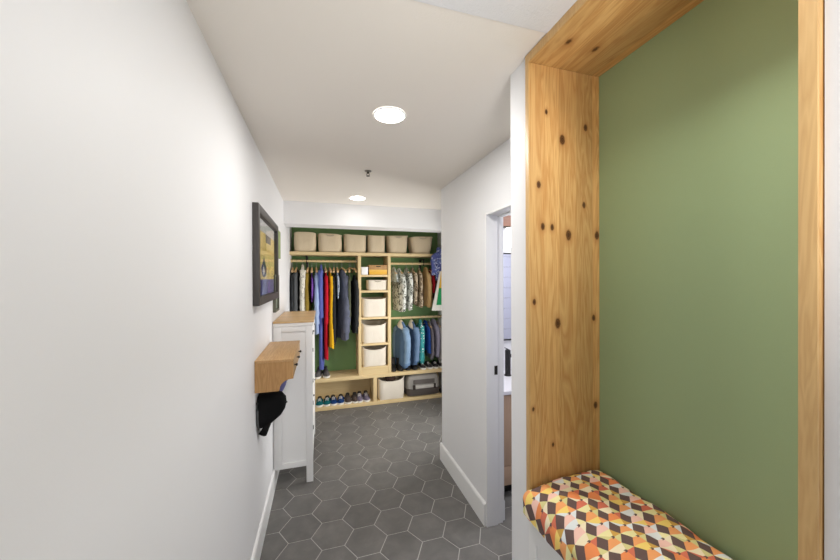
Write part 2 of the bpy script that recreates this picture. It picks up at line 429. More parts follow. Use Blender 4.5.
def cushion():
    X0, X1, Y0, Y1 = .680, 1.016, .323, 1.010
    ZB, ZT, r = .799, .918, .040
    hx, hy = (X1 - X0) / 2, (Y1 - Y0) / 2
    side = ZT - ZB - r
    LX, LY = hx - r + r * PI / 2 + side, hy - r + r * PI / 2 + side
    def prof(s, half):
        a = abs(s); sg = 1 if s >= 0 else -1
        flat = half - r
        if a <= flat: return sg * a, 0
        a2 = (a - flat) / r
        if a2 <= PI / 2: return sg * (flat + r * math.sin(a2)), r * (1 - math.cos(a2))
        return sg * half, r + (a - flat - r * PI / 2)
    def pos(u, v, lift=0):
        x, dx = prof(u, hx); y, dy = prof(v, hy)
        puff = .014 * (1 - (u / LX) ** 2) * (1 - (v / LY) ** 2)
        lump = .010 * noise.noise(Vector((u * 9, v * 7, 1.7))) + .005 * noise.noise(Vector((u * 24, v * 20, 4)))
        edge = max(0, min(1, (dx + dy) / .05))
        drop = dx + dy if min(dx, dy) < .004 else max(dx, dy) + min(dx, dy) * .6
        front = max(0, (-(u) - .0) / hx)           # the front edge sags a little
        z = ZT + puff + lump * (1 - .3 * edge) - drop - .034 * front ** 2
        z = max(z, ZB + .001 + .004 * min(1, edge))
        # soft plump sides
        k = max(0, 1 - abs((z - ZB) / (ZT - ZB) - .55) * 1.6)
        cr = .018 * min(1, dx / r) * min(1, dy / r)
        x -= math.copysign(cr, u); y -= math.copysign(cr, v)
        if v > 0: y += .024 * max(0, min(1, (-x - (hx - .038)) / .03)) * min(1, dy / r + max(0, 1 - (hy - y) / .06))
        x += .004 * noise.noise(Vector((v * 16, z * 30, 9))) * min(1, dx / r)
        return Vector((min(x + (X0 + X1) / 2, X1), y + (Y0 + Y1) / 2, z + lift))
    cols = [srgb(110, 90, 86), srgb(244, 150, 94), srgb(252, 220, 124), srgb(250, 206, 190), srgb(224, 216, 152), srgb(232, 236, 236), srgb(222, 124, 98), srgb(248, 234, 200), srgb(214, 170, 88), srgb(246, 236, 176), srgb(248, 172, 112)]
    mats = []
    for i, c in enumerate(cols): mats.append(fabric('cushion_print_%s' % 'abcdefghijk'[i], c, weave=900, wr=.15, mott=.12))
    bm = BM()
    P, Q = .047, .060     # pitch along the rows (y) and across (x)
    a, b = P / 2, .0180    # half diagonals of the dark rhombus
    def poly(pts, mi):
        f = bm.faces.new([bm.verts.new((p[0], p[1], 0)) for p in pts]); f.material_index = mi
    pal = [(3, 5, 9, 7), (6, 1, 4, 7), (10, 2, 8, 5), (3, 2, 10, 5), (1, 7, 4, 6), (3, 5, 2, 9), (10, 9, 8, 4)]
    rng = random.Random(3); Ds = []
    for i in range(-7, 8):
        for j in range(-13, 14):
            cx = i * Q; cy = j * P + (P / 2 if i % 2 else 0)
            sk = lambda x, y: (x + .16 * y, y - .06 * x)
            # dark rhombus, long diagonal along y
            poly([sk(cx, cy - a), sk(cx + b, cy), sk(cx, cy + a), sk(cx - b, cy)], 0)
            # six triangles around the dot between two rows
            T = (cx + b, cy); Bq = (cx + Q, cy)
            L1, L2 = (cx, cy - a), (cx + Q - b, cy - a)
            R1, R2 = (cx, cy + a), (cx + Q - b, cy + a)
            D = (cx + Q * .60, cy); Ds.append(sk(*D))
            p = pal[(i * 2 + j * 3 + rng.randint(0, 1)) % len(pal)]
            for tri, m in (((T, L1, D), p[0]), ((L1, L2, D), p[0]), ((L2, Bq, D), p[3]), ((Bq, R2, D), p[2]), ((R2, R1, D), p[1]), ((R1, T, D), p[1] if rng.random() < .6 else p[3])):
                poly([sk(*q) for q in tri], m)
    bmesh.ops.remove_doubles(bm, verts=bm.verts, dist=1e-4)
    for co, no in (((LX, 0, 0), (1, 0, 0)), ((-LX, 0, 0), (-1, 0, 0)), ((0, LY, 0), (0, 1, 0)), ((0, -LY, 0), (0, -1, 0))):
        bmesh.ops.bisect_plane(bm, geom=bm.verts[:] + bm.edges[:] + bm.faces[:], plane_co=co, plane_no=no, clear_outer=True)
    bmesh.ops.triangulate(bm, faces=bm.faces)
    bmesh.ops.subdivide_edges(bm, edges=bm.edges, cuts=5, use_grid_fill=True)
    bmesh.ops.remove_doubles(bm, verts=bm.verts, dist=1e-5)
    key = {(round(d[0] * 2000), round(d[1] * 2000)) for d in Ds}       # the small dark dots of the print
    for v in bm.verts:
        kx, ky = round(v.co.x * 2000), round(v.co.y * 2000)
        if (kx, ky) in key and any((v.co.x - d[0]) ** 2 + (v.co.y - d[1]) ** 2 < 1e-8 for d in Ds):
            for f in v.link_faces: f.material_index = 0
    for v in bm.verts: v.co = pos(v.co.x, v.co.y)
    bmesh.ops.holes_fill(bm, edges=[e for e in bm.edges if e.is_boundary], sides=0)
    o = obj('seat_cushion', bm, mats, None, True, 60)
    setp(o, 'patterned cushion with orange, yellow, pink and brown cube print on the white bench', 'cushion')
cushion()

# ------------------------------------------------------------------ left wall : picture, canvas, frame
def picture():
    y0, y1, z0, z1, d = 2.02, 2.90, 1.488, 2.068, .034
    w = .05
    t = thing('framed_picture', (XL, (y0 + y1) / 2, z0), 'large dark framed picture of a yellow scene behind glass on the left wall', 'picture')
    bm = BM()
    def b(*a): box(bm, *a, bev=.003)
    Y0, Y1 = y0 - (y0 + y1) / 2, y1 - (y0 + y1) / 2; H = z1 - z0
    b(.001, d, Y0, Y0 + w, 0, H); b(.001, d, Y1 - w, Y1, 0, H); b(.001, d, Y0 + w, Y1 - w, 0, w); b(.001, d, Y0 + w, Y1 - w, H - w, H)
    obj('frame', bm, M['frame'], t)
    mats = [plain('print_ochre', srgb(238, 214, 136), .6), plain('print_slate_and_reflection', srgb(66, 74, 92), .6), plain('print_violet', srgb(126, 124, 158), .6), plain('print_pale_and_reflection', srgb(226, 224, 220), .6), plain('print_gold', srgb(224, 196, 112), .6)]
    bm = bx(.004, .008, Y0 + w, Y1 - w, w, H - w, mi=0)
    def q(ya, yb, za, zb, mi): box(bm, .008, .0085, ya, yb, za, zb, mi=mi)
    q(Y0 + w, Y1 - w, w, w + .10, 2); q(Y0 + w + .08, Y0 + w + .2, w + .0, w + .1, 3)
    q(Y0 + w, Y1 - w, H - w - .075, H - w, 3); q(-.02, .2, H - w - .13, H - w - .075, 1)  # pale top band and slate block: glass reflection painted into the print
    q(Y0 + w, Y1 - w, .34, .355, 4); q(.1, .13, .16, H - w - .13, 4)
    pts = []
    for k in range(28):
        a = 2 * PI * k / 28
        r = .060; yy = r * 1.7 * math.sin(a) * (1 - .35 * (math.cos(a) > 0) * math.cos(a)) ; zz = r * math.cos(a)
        if zz > 0: yy *= (1 - zz / r) ** .6 if zz / r < 1 else 0; zz *= 1.25
        pts.append((-.10 + yy, .225 + zz))
    prism(bm, pts, 0, .0086, .009, 1)
    pts2 = [(-.10 + (p[0] + .10) * .45 - .02, .205 + (p[1] - .225) * .5) for p in pts]
    prism(bm, pts2, 0, .0091, .0095, 3)
    obj('print', bm, mats, t, False)
    obj('glass_pane', bx(.018, .0195, Y0 + w, Y1 - w, w, H - w), M['glass'], t, False)
picture()
t = thing('canvas_print', (XL, 3.06, 1.82), 'small sage green canvas on the left wall just past the large picture', 'canvas')
obj('canvas', bx(.0, .022, -.10, .10, 0, .235, bev=.003), fabric('sage_canvas', srgb(168, 178, 132), srgb(128, 144, 100), noise_scale=9, wr=.1), t)
t = thing('picture_frame', (XL, 2.93, 1.375), 'small dark frame on the left wall, low behind the large picture above the white cabinet', 'picture')
bm = BM()
for a in ((-.12, -.10, 0, .30), (.10, .12, 0, .30), (-.10, .10, 0, .02), (-.10, .10, .28, .30)): box(bm, .001, .022, *a, bev=.002)
obj('frame', bm, plain('olive_frame', srgb(96, 98, 82), .5), t)
obj('print', bx(.001, .008, -.10, .10, .02, .28), fabric('grey_print', srgb(150, 154, 140), srgb(86, 96, 86), noise_scale=12, wr=.05), t, False)

# ------------------------------------------------------------------ key shelf, caps
t = thing('key_shelf', (XL, 2.06, .99), 'small golden oak wall shelf box with three black pegs and a hat hanging below', 'wall shelf')
D, H, LN = .207, .183, .60
prof = [(.001, 0), (.128, 0)]
for k in range(9):
    a = k / 8 * PI / 2
    prof.append((.132 + .070 * (1 - math.cos(a)) ** 1.0, .008 + .058 * math.sin(a)))
prof += [(D, .066), (D, H - .016), (.001, H - .016)]
for y in (0, LN - .016):
    bm = prism(BM(), prof, 1, y, y + .016); obj('side_panel', bm, M['oak_end'], t)
obj('top_board', bx(.001, D + .002, -.001, LN + .001, H - .016, H, bev=.0015), M['oak'], t)
obj('front_board', bx(D - .016, D, .016, LN - .016, .070, H - .016), M['oak'], t)
obj('back_board', bx(.001, .014, .016, LN - .016, .0, H - .016), M['oak'], t)
for y in (.08, .283, .461):
    bm = BM(); tube(bm, [(D, y, .128), (D + .009, y, .128), (D + .010, y, .128), (D + .016, y, .128), (D + .020, y, .128)], [.004, .004, .008, .009, .005], 12); obj('peg', bm, M['black'], t)
for y in (.13, .40):
    bm = BM(); tube(bm, [(.012, y, .05), (.05, y, .03), (.06, y, .035), (.064, y, .05)], .004, 8); obj('hook', bm, M['black'], t)

def cap(x, y, z, label, mcol, minner, depth=.152, rz=0):
    """baseball cap hung against the wall, crown outward, brim down; origin at the brim's lowest edge"""
    t = thing('baseball_cap', (x, y, z), label, 'cap', None, rz)
    bm = BM(); rings = []
    k_ = depth / .152
    for z_, d, w in ((.072, .060, .070), (.090, .085, .080), (.12, .122, .088), (.155, .145, .093), (.19, .152, .095), (.222, .148, .090), (.245, .132, .080), (.258, .104, .062), (.262, .06, .035)):
        ring = [(.003 + d * k_ * math.sin(PI * j / 16), w * math.cos(PI * j / 16), z_) for j in range(17)]
        ring += [(.002, w * (-1 + 2 * j / 5), z_) for j in range(1, 5)]
        rings.append(ring)
    loft(bm, rings, True)
    for v in bm.verts: v.co += Vector((.005, .004, .003)) * noise.noise(v.co * 22) if v.co.x > .01 else Vector((0, 0, 0))
    obj('crown', bm, mcol, t)
    bm = BM(); g = []
    for dz in (0, .005):
        for i in range(8):
            b = i / 7; row = []
            for k in range(13):
                a = -1 + k / 6
                zz = .092 - .092 * b * (1 - .45 * a * a); xx = .070 - .034 * b - .030 * a * a + dz
                row.append(bm.verts.new((xx, .078 * a * (1 - .12 * b), zz)))
            g.append(row)
    for s in (0, 8):
        for i in range(7):
            for k in range(12): bm.faces.new((g[s + i][k], g[s + i][k + 1], g[s + i + 1][k + 1], g[s + i + 1][k]))
    for i in range(7):
        for k in (0, 12): bm.faces.new((g[i][k], g[i + 1][k], g[i + 9][k], g[i + 8][k]))
    for k in range(12):
        for i in (0, 7): bm.faces.new((g[i][k], g[i][k + 1], g[i + 8][k + 1], g[i + 8][k]))
    obj('brim', bm, mcol, t)
    bm = BM(); tube(bm, [(.006, -.097, .235), (.006, -.100, .19), (.006, -.096, .14), (.006, -.086, .10), (.008, -.070, .07)], .006, 6)
    obj('sweatband', bm, minner, t)
    bm = BM(); lathe(bm, [(.006, 0), (.005, .004), (.001, .006)], (0, 0, 0), 10)
    bmesh.ops.rotate(bm, verts=bm.verts, cent=(0, 0, 0), matrix=Matrix.Rotation(PI / 2, 3, 'Y')); sub(bm, (.002 + depth, 0, .19)); obj('button', bm, mcol, t)
M['capblack'] = fabric('black_cap_cloth', srgb(22, 22, 23), wr=.2)
M['capgrey'] = fabric('grey_band', srgb(96, 98, 98), wr=.2)
cap(XL + .002, 2.19, .688, 'black baseball cap hanging brim down below the oak wall shelf', M['capblack'], M['capgrey'])
cap(XL + .002, 2.47, .745, 'blue violet cap hanging behind the black cap below the oak wall shelf', fabric('violet_cap_cloth', srgb(70, 70, 120), srgb(120, 120, 160), wr=.2), M['capgrey'], .128)

# ------------------------------------------------------------------ white shoe cabinet
CY0, CY1 = 2.80, 3.66
t = thing('shoe_cabinet', (0, 0, 0), 'tall narrow white cabinet with wooden top against the left wall', 'cabinet')
bm = BM()
x0, x1 = XL + .002, -.072
box(bm, x0, x0 + .058, CY0, CY0 + .02, .134, 1.262, bev=.002)
box(bm, -.124, x1, CY0, CY0 + .02, 0, 1.262, bev=.002)
box(bm, x0 + .058, -.124, CY0, CY0 + .02, 1.222, 1.262, bev=.001)
box(bm, x0 + .058, -.124, CY0, CY0 + .02, .134, .175, bev=.001)
box(bm, x0 + .058, -.124, CY0 + .014, CY0 + .019, .175, 1.222)
obj('side_panel', bm, M['white'], t)
bm = BM()
box(bm, x0, x1, CY1 - .02, CY1, .134, 1.262, bev=.002); box(bm, -.124, x1, CY1 - .02, CY1, 0, .134, bev=.002)
obj('side_panel', bm, M['white'], t)
bm = bx(x0, x0 + .012, CY0 + .02, CY1 - .02, .15, 1.262); box(bm, x0, -.09, CY0 + .02, CY1 - .02, .15, .168); obj('back_panel', bm, M['white'], t)
for i, (za, zb) in enumerate(((.150, .70), (.706, 1.258))):
    bm = bx(-.092, -.074, CY0 + .022, CY1 - .022, za, zb, bev=.002)
    f = obj('drawer_front', bm, M['white'], t)
    for yy in (CY0 + .2, CY1 - .2):
        bm = BM(); tube(bm, [(-.074, yy, zb - .07), (-.066, yy, zb - .07), (-.062, yy, zb - .07)], [.006, .010, .008], 12); obj('knob', bm, M['chrome'], f)
for z in (.42, .62, .80, 1.05, 1.19):
    bm = bx(-.0739, -.066, CY0 + .004, CY0 + .016, z, z + .03, bev=.001); obj('hinge', bm, M['chrome'], t)
obj('cornice', bx(x0, -.064, CY0 - .006, CY1 + .006, 1.263, 1.289, bev=.004), M['white'], t)
obj('top_board', bx(x0, -.060, CY0 - .010, CY1 + .010, 1.290, 1.304, bev=.002), M['block'], t)

# ------------------------------------------------------------------ bathroom seen through the door
t = thing('strike_plate', (1.105, 1.9425, 1.03), 'dark metal strike plate on the white door jamb', 'strike plate')
obj('plate', bx(-.013, .010, -.002, 0, -.03, .03, bev=.0008), M['bronze'], t)
obj('latch_hole', bx(-.007, .004, -.0024, -.002, -.012, .012), M['black'], t)
t = thing('bathroom_vanity', (0, 0, 0), 'pale wood bathroom vanity with white sink top seen through the doorway', 'vanity')
VX0, VX1, VY = 1.20, 2.2, 2.16
obj('carcass', bx(VX0, VX1, VY + .02, 2.69, .09, .77), M['vanity'], t, False)
for xa, xb in ((VX0 + .002, 1.697), (1.703, VX1 - .002)):
    d = obj('door', bx(xa, xb, VY, VY + .02, .24, .765, bev=.002), M['vanity'], t)
    bm = BM(); xm = 1.66 if xa < 1.5 else 1.74
    tube(bm, [(xm, VY, .6), (xm, VY - .025, .6), (xm, VY - .025, .72), (xm, VY, .72)], .005, 8); obj('handle', bm, M['black'], d)
    obj('drawer', bx(xa, xb, VY, VY + .02, .095, .235, bev=.002), M['vanity'], t)
obj('plinth', bx(VX0, VX1, VY + .07, 2.69, 0, .09), M['black'], t, False)
bm = BM()
box(bm, VX0 - .01, VX1 + .01, VY - .012, 2.69, .772, .80, bev=.004)
box(bm, VX0 - .01, VX1 + .01, 2.675, 2.69, .80, .90, bev=.002)
obj('countertop', bm, M['porcelain'], t)
bm = BM()
rings = []
for r, z in ((.13, .801), (.17, .83), (.19, .865), (.195, .872), (.185, .872), (.165, .835), (.12, .808)):
    rings.append([(1.83 + r * 1.05 * math.cos(2 * PI * k / 32), 2.38 + r * .85 * math.sin(2 * PI * k / 32), z) for k in range(32)])
loft(bm, rings, True); obj('basin', bm, M['porcelain'], t)
t = thing('bathroom_faucet', (1.535, 2.50, .801), 'tall black bathroom faucet standing on the vanity top', 'faucet')
bm = BM(); lathe(bm, [(.030, 0), (.030, .006), (.024, .010), (.024, .215), (.021, .22)], seg=20); obj('body', bm, M['black'], t)
bm = BM(); tube(bm, [(.015, -.004, .175), (.06, -.02, .155), (.105, -.035, .128)], [.014, .013, .012], 12); obj('spout', bm, M['black'], t)
bm = BM(); tube(bm, [(0, -.02, .2215), (0, .01, .226), (0, .05, .230)], [.010, .009, .006], 10, flat=.4); obj('lever', bm, M['black'], t)
t = thing('bathroom_mirror', (1.72, 2.69, 1.065), 'thin black framed mirror above the vanity reflecting pale tiles', 'mirror')
obj('mirror_glass', bx(-.29, .29, -.008, -.001, .012, .795), M['mirror'], t, False)
bm = BM()
for a in ((-.30, -.288, 0, .807), (.288, .30, 0, .807), (-.288, .288, 0, .012), (-.288, .288, .795, .807)): box(bm, a[0], a[1], -.018, -.001, a[2], a[3], bev=.001)
obj('frame', bm, M['black'], t)
t = thing('vanity_light', (1.70, 2.69, 2.0), 'wall light with wooden back bar and glowing white shades over the bathroom mirror', 'wall light')
obj('back_bar', bx(-.28, .28, -.03, -.001, .115, .215, bev=.003), M['brownwood'], t)
obj('rail', bx(-.28, .28, -.032, -.001, .100, .115), M['bronze'], t)
for x in (-.14, .14):
    obj('socket', bx(x - .06, x + .0, -.075, -.032, .02, .10, bev=.004), plain('slate_metal', srgb(100, 98, 124), .4), t)
    bm = BM(); lathe(bm, [(.045, 0.08), (.058, -.09), (.056, -.092), (.002, -.085)], (x + .04, -.14, 0), 24); obj('shade', bm, glow('frosted_shade', (1, 1, 1, 1), 2.2), t)

# ------------------------------------------------------------------ closet carcass
F0 = 4.257
t = thing('closet_shelf', (0, 0, 0), 'long pale wood shelf across the closet carrying the row of cream baskets', 'shelf')
obj('board', bx(XL + .001, 1.648, F0, YB - .002, 1.937, 1.975, bev=.002), M['birch'], t)
t = thing('shelf_tower', (0, 0, 0), 'pale wood shelf tower in the middle of the closet holding bins', 'shelf unit')
obj('side_panel', bx(.450, .487, F0 + .002, YB - .002, .399, 1.9365, bev=.0015), M['birchv'], t)
obj('side_panel', bx(.836, .874, F0 + .002, YB - .002, .399, 1.9365, bev=.0015), M['birchv'], t)
for z in (1.690, 1.487, 1.140, .800, .497):
    obj('shelf', bx(.487, .836, F0 + .004, YB - .002, z - .026, z, bev=.0015), M['birch'], t)
obj('plinth', bx(.487, .836, F0 + .010, F0 + .030, .399, .470), M['birch'], t, False)
t = thing('closet_bench', (0, 0, 0), 'low pale wood closet bench with open shoe cubbies under it', 'bench')
obj('bench_top', bx(XL + .001, 1.648, F0, YB - .002, .353, .398, bev=.002), M['birch'], t)
obj('base_board', bx(XL + .017, 1.648, F0 - .004, YB - .002, .002, .044, bev=.002), M['birch'], t)
obj('divider', bx(.638, .684, F0 + .002, YB - .002, .044, .353, bev=.0015), M['birchv'], t)
obj('back_panel', bx(XL + .001, 1.648, YB - .012, YB - .002, .044, .353), M['birch'], t, False)
def rod(x0, x1, z, brs, label):
    t = thing('clothes_rod', (0, 4.43, z), label, 'clothes rod')
    bm = BM(); tube(bm, [(x0, 0, 0), ((x0 + x1) / 2, 0, 0), (x1, 0, 0)], .016, 16); obj('pole', bm, M['birch'], t)
    for xx in (x0, x1 - .008):
        bm = BM(); tube(bm, [(xx, 0, 0), (xx + .008, 0, 0)], .026, 16); obj('end_socket', bm, M['chrome'] if xx > 0 else M['birch'], t)
    for xb in brs:
        bm = BM(); box(bm, xb - .012, xb + .012, -.02, .155, .055, .067, bev=.001); box(bm, xb - .012, xb + .012, .155, .167, -.10, .067, bev=.001)
        tube(bm, [(xb, -.012, .06), (xb, -.020, .02), (xb, -.016, -.012), (xb, 0, -.020), (xb, .014, -.012)], .007, 8)
        obj('bracket', bm, M['black'], t)
rod(XL + .001, .449, 1.869, (-.18,), 'upper left clothes rod of pale wood holding the adult jackets')
rod(.875, 1.649, 1.845, (1.375,), 'upper right clothes rod of pale wood holding the camouflage jackets')
rod(.875, 1.649, 1.098, (), 'lower right clothes rod of pale wood holding the denim jackets')

# ------------------------------------------------------------------ baskets and bins
def basket(name, x0, x1, y0, y1, z0, z1, label, cat, group=None, mat='canvas', taper=.0, bulge=.0, handle=False, sag=.012, seed=0, rim=True, dip=0):
    cx, cy = (x0 + x1) / 2, (y0 + y1) / 2; hx, hy, h = (x1 - x0) / 2, (y1 - y0) / 2, z1 - z0
    t = thing(name, (cx, cy, z0), label, cat, group)
    N = 48
    def ring(z, inset):
        u = z / h; k = 1 - taper * (1 - u) + bulge * math.sin(PI * u)
        out = []
        for i in range(N):
            c, s = sup(2 * PI * i / N, 4.2)
            nn = noise.noise(Vector((c * 1.6 + seed * 3.1, s * 1.6, z * 9)))
            dz = -sag * max(0, u) ** 3 * (.5 + .5 * math.cos(4 * PI * i / N + seed)) * (1 if inset < .02 else 1)
            if s < 0: dz -= dip * max(0, (u - .5) * 2) ** 2 * (1 - c * c) ** .7 if abs(c) < 1 else 0
            out.append((c * (hx * k - inset) * (1 + .012 * nn), s * (hy * k - inset) * (1 + .02 * nn), z + dz))
        return out
    bm = BM()
    rings = [ring(0.0, .012), ring(.006, .003)] + [ring(h * q, 0) for q in (.12, .3, .5, .7, .86, .96)] + [ring(h, .002)]
    loft(bm, rings, False)
    rin = [ring(h, .002), ring(h * .97, .008), ring(h * .8, .009), ring(h * .4, .010), ring(h * .06, .014)]
    vr = loft(bm, rin, False)
    bm.faces.new(vr[-1])
    bm.faces.new([v for v in bm.verts if abs(v.co.z) < 1e-4][:N]) if False else None
    bmesh.ops.remove_doubles(bm, verts=bm.verts, dist=1e-5)
    box(bm, -hx * .9 * (1 - taper), hx * .9 * (1 - taper), -hy * .9, hy * .9, 0, .004)
    obj('body', bm, M[mat], t)
    if rim:
        bm = BM(); pts = ring(h, -.001); pts.append(pts[0]); tube(bm, pts, .006, 6); obj('rim', bm, M[mat], t)
    if handle:
        bm = BM()
        yy = -hy * (1 + bulge * .3) - .004
        tube(bm, [(-hx * .28, yy + .006, h * .96), (-hx * .26, yy - .004, h * .90), (0, yy - .006, h * .86), (hx * .26, yy - .004, h * .90), (hx * .28, yy + .006, h * .96)], .007, 6, flat=.6)
        obj('handle', bm, M['canvasin'], t)
    return t
BK = [(-.322, -.060, .236, .02, .03, 'tall cream basket at the left end of the closet top shelf'),
      (-.036, .252, .228, .0, .02, 'second cream basket from the left on the closet top shelf, with a handle slot'),
      (.280, .562, .230, .0, .01, 'third cream basket from the left on the closet top shelf'),
      (.586, .812, .232, .0, .0, 'fourth cream basket from the left on the closet top shelf, the narrowest'),
      (.846, 1.126, .238, .10, .0, 'fifth cream basket from the left on the closet top shelf, narrowing downward'),
      (1.160, 1.480, .232, .20, .03, 'strongly tapered cream basket at the right end of the closet top shelf')]
for i, (a, b, h, tp, bu, lb) in enumerate(BK):
    basket('storage_basket', a, b, 4.275, 4.575, 1.976, 1.976 + h, lb, 'basket', 'cream baskets on the closet top shelf', taper=tp, bulge=bu, handle=i in (1, 4, 5), seed=i, sag=.012)
BN = [(.494, .832, 1.141, 1.141 + .243, .02, 'cream fabric bin on the third shelf of the tower, highest of three large bins'),
      (.494, .830, .801, .801 + .262, .03, 'cream fabric bin in the middle of the three large bins in the tower'),
      (.496, .830, .498, .498 + .262, .05, 'cream fabric bin on the lowest shelf of the tower')]
for i, (a, b, z0, z1, sg, lb) in enumerate(BN):
    basket('fabric_bin', a, b, 4.268, 4.575, z0, z1, lb, 'bin', 'large fabric bins in the tower', mat='canvas2', bulge=.0, taper=.03, sag=.004, dip=(.012, .035, .05)[i], seed=i + 9)
basket('fabric_bin', .575, .832, 4.27, 4.50, 1.488, 1.488 + .130, 'small white fabric bin with handle on the second shelf of the tower', 'bin', mat='canvas2', handle=True, sag=.004, seed=20)
basket('canvas_tote', .705, 1.062, F0 + .0, 4.54, .046, .046 + .285, 'large ivory canvas tote standing in the lower cubby beside the grey bag', 'tote', mat='canvas2', taper=.03, bulge=.03, sag=.006, dip=.05, seed=31)
# what the tote holds
bm = BM(); 
rings = []
for i in range(8):
    a = i / 7 * PI
    rings.append([(.88 + .075 * math.sin(a) * math.cos(2 * PI * k / 16) , 4.36 + .055 * math.sin(a) * math.sin(2 * PI * k / 16) + .0, .30 - .06 * math.cos(a)) for k in range(16)])
loft(bm, rings)
for v in bm.verts: v.co += Vector((1, 1, 1)) * .012 * noise.noise(v.co * 25)
o = obj('cloth_bundle', bm, fabric('dark_knit', srgb(52, 42, 40), srgb(90, 70, 60), noise_scale=40)); setp(o, 'dark brown cloth bundle lying in the top of the ivory canvas tote', 'bundle')
# boxes on the top shelf of the tower
t = thing('white_carton', (.535, 4.38, 1.691), 'small white carton at the left of the tower top shelf', 'box')
obj('carton', bx(-.040, .042, -.105, .105, 0, .080, bev=.002), M['white'], t); obj('lid', bx(-.043, .045, -.108, .108, .080, .100, bev=.002), M['white'], t)
t = thing('yellow_box', (.712, 4.39, 1.691), 'flat golden yellow box under the wooden tray on the tower top shelf', 'box')
obj('carton', bx(-.116, .118, -.115, .115, 0, .042, bev=.002), plain('golden_card', srgb(230, 176, 58), .6), t); obj('lid', bx(-.119, .121, -.118, .118, .042, .066, bev=.002), plain('golden_lid', srgb(232, 186, 84), .6), t)
t = thing('wooden_tray', (.712, 4.39, 1.758), 'flat wooden tray lying on the yellow box in the tower', 'tray')
bm = bx(-.122, .122, -.118, .118, 0, .008)
for a in ((-.122, -.112, -.118, .118), (.112, .122, -.118, .118), (-.112, .112, -.118, -.108), (-.112, .112, .108, .118)): box(bm, *a, .008, .060, bev=.001)
obj('tray', bm, M['oak_end'], t); 
bm = bx(-.03, .03, -.120, -.118, .035, .047); obj('grip', bm, M['bronze'], t)

# ------------------------------------------------------------------ hangers and garments
def hanger_bms(half):
    bm = BM()
    pts = []; rr = []
    for i in range(15):
        a = -1 + i / 7
        pts.append((0, half * a, -.018 - .055 * abs(a) ** 1.4)); rr.append(.011 + .003 * abs(a))
    tube(bm, pts, rr, 8, flat=.75)
    hk = BM()
    p = [(0, 0, -.02), (0, 0, .038)]
    for i in range(10):
        a = -PI / 2 + i / 9 * PI * 1.35
        p.append((0, .0215 * math.cos(a), .0625 + .0215 * math.sin(a)))
    tube(hk, p, .0028, 6)
    return bm, hk
HP = {}
def hanger(x, z, rz, half, label):
    """z = rod axis height"""
    t = thing('clothes_hanger', (x, 4.43, z - .0685), label, 'hanger', 'wooden hangers on the closet rods', rz)
    if half not in HP:
        a, b = hanger_bms(half)
        HP[half] = (obj('arms', a, M['hangwood'], t), obj('hook', b, M['chrome'], t))
    else:
        for s in HP[half]:
            c = s.copy(); C.objects.link(c); c.parent = t
    return t

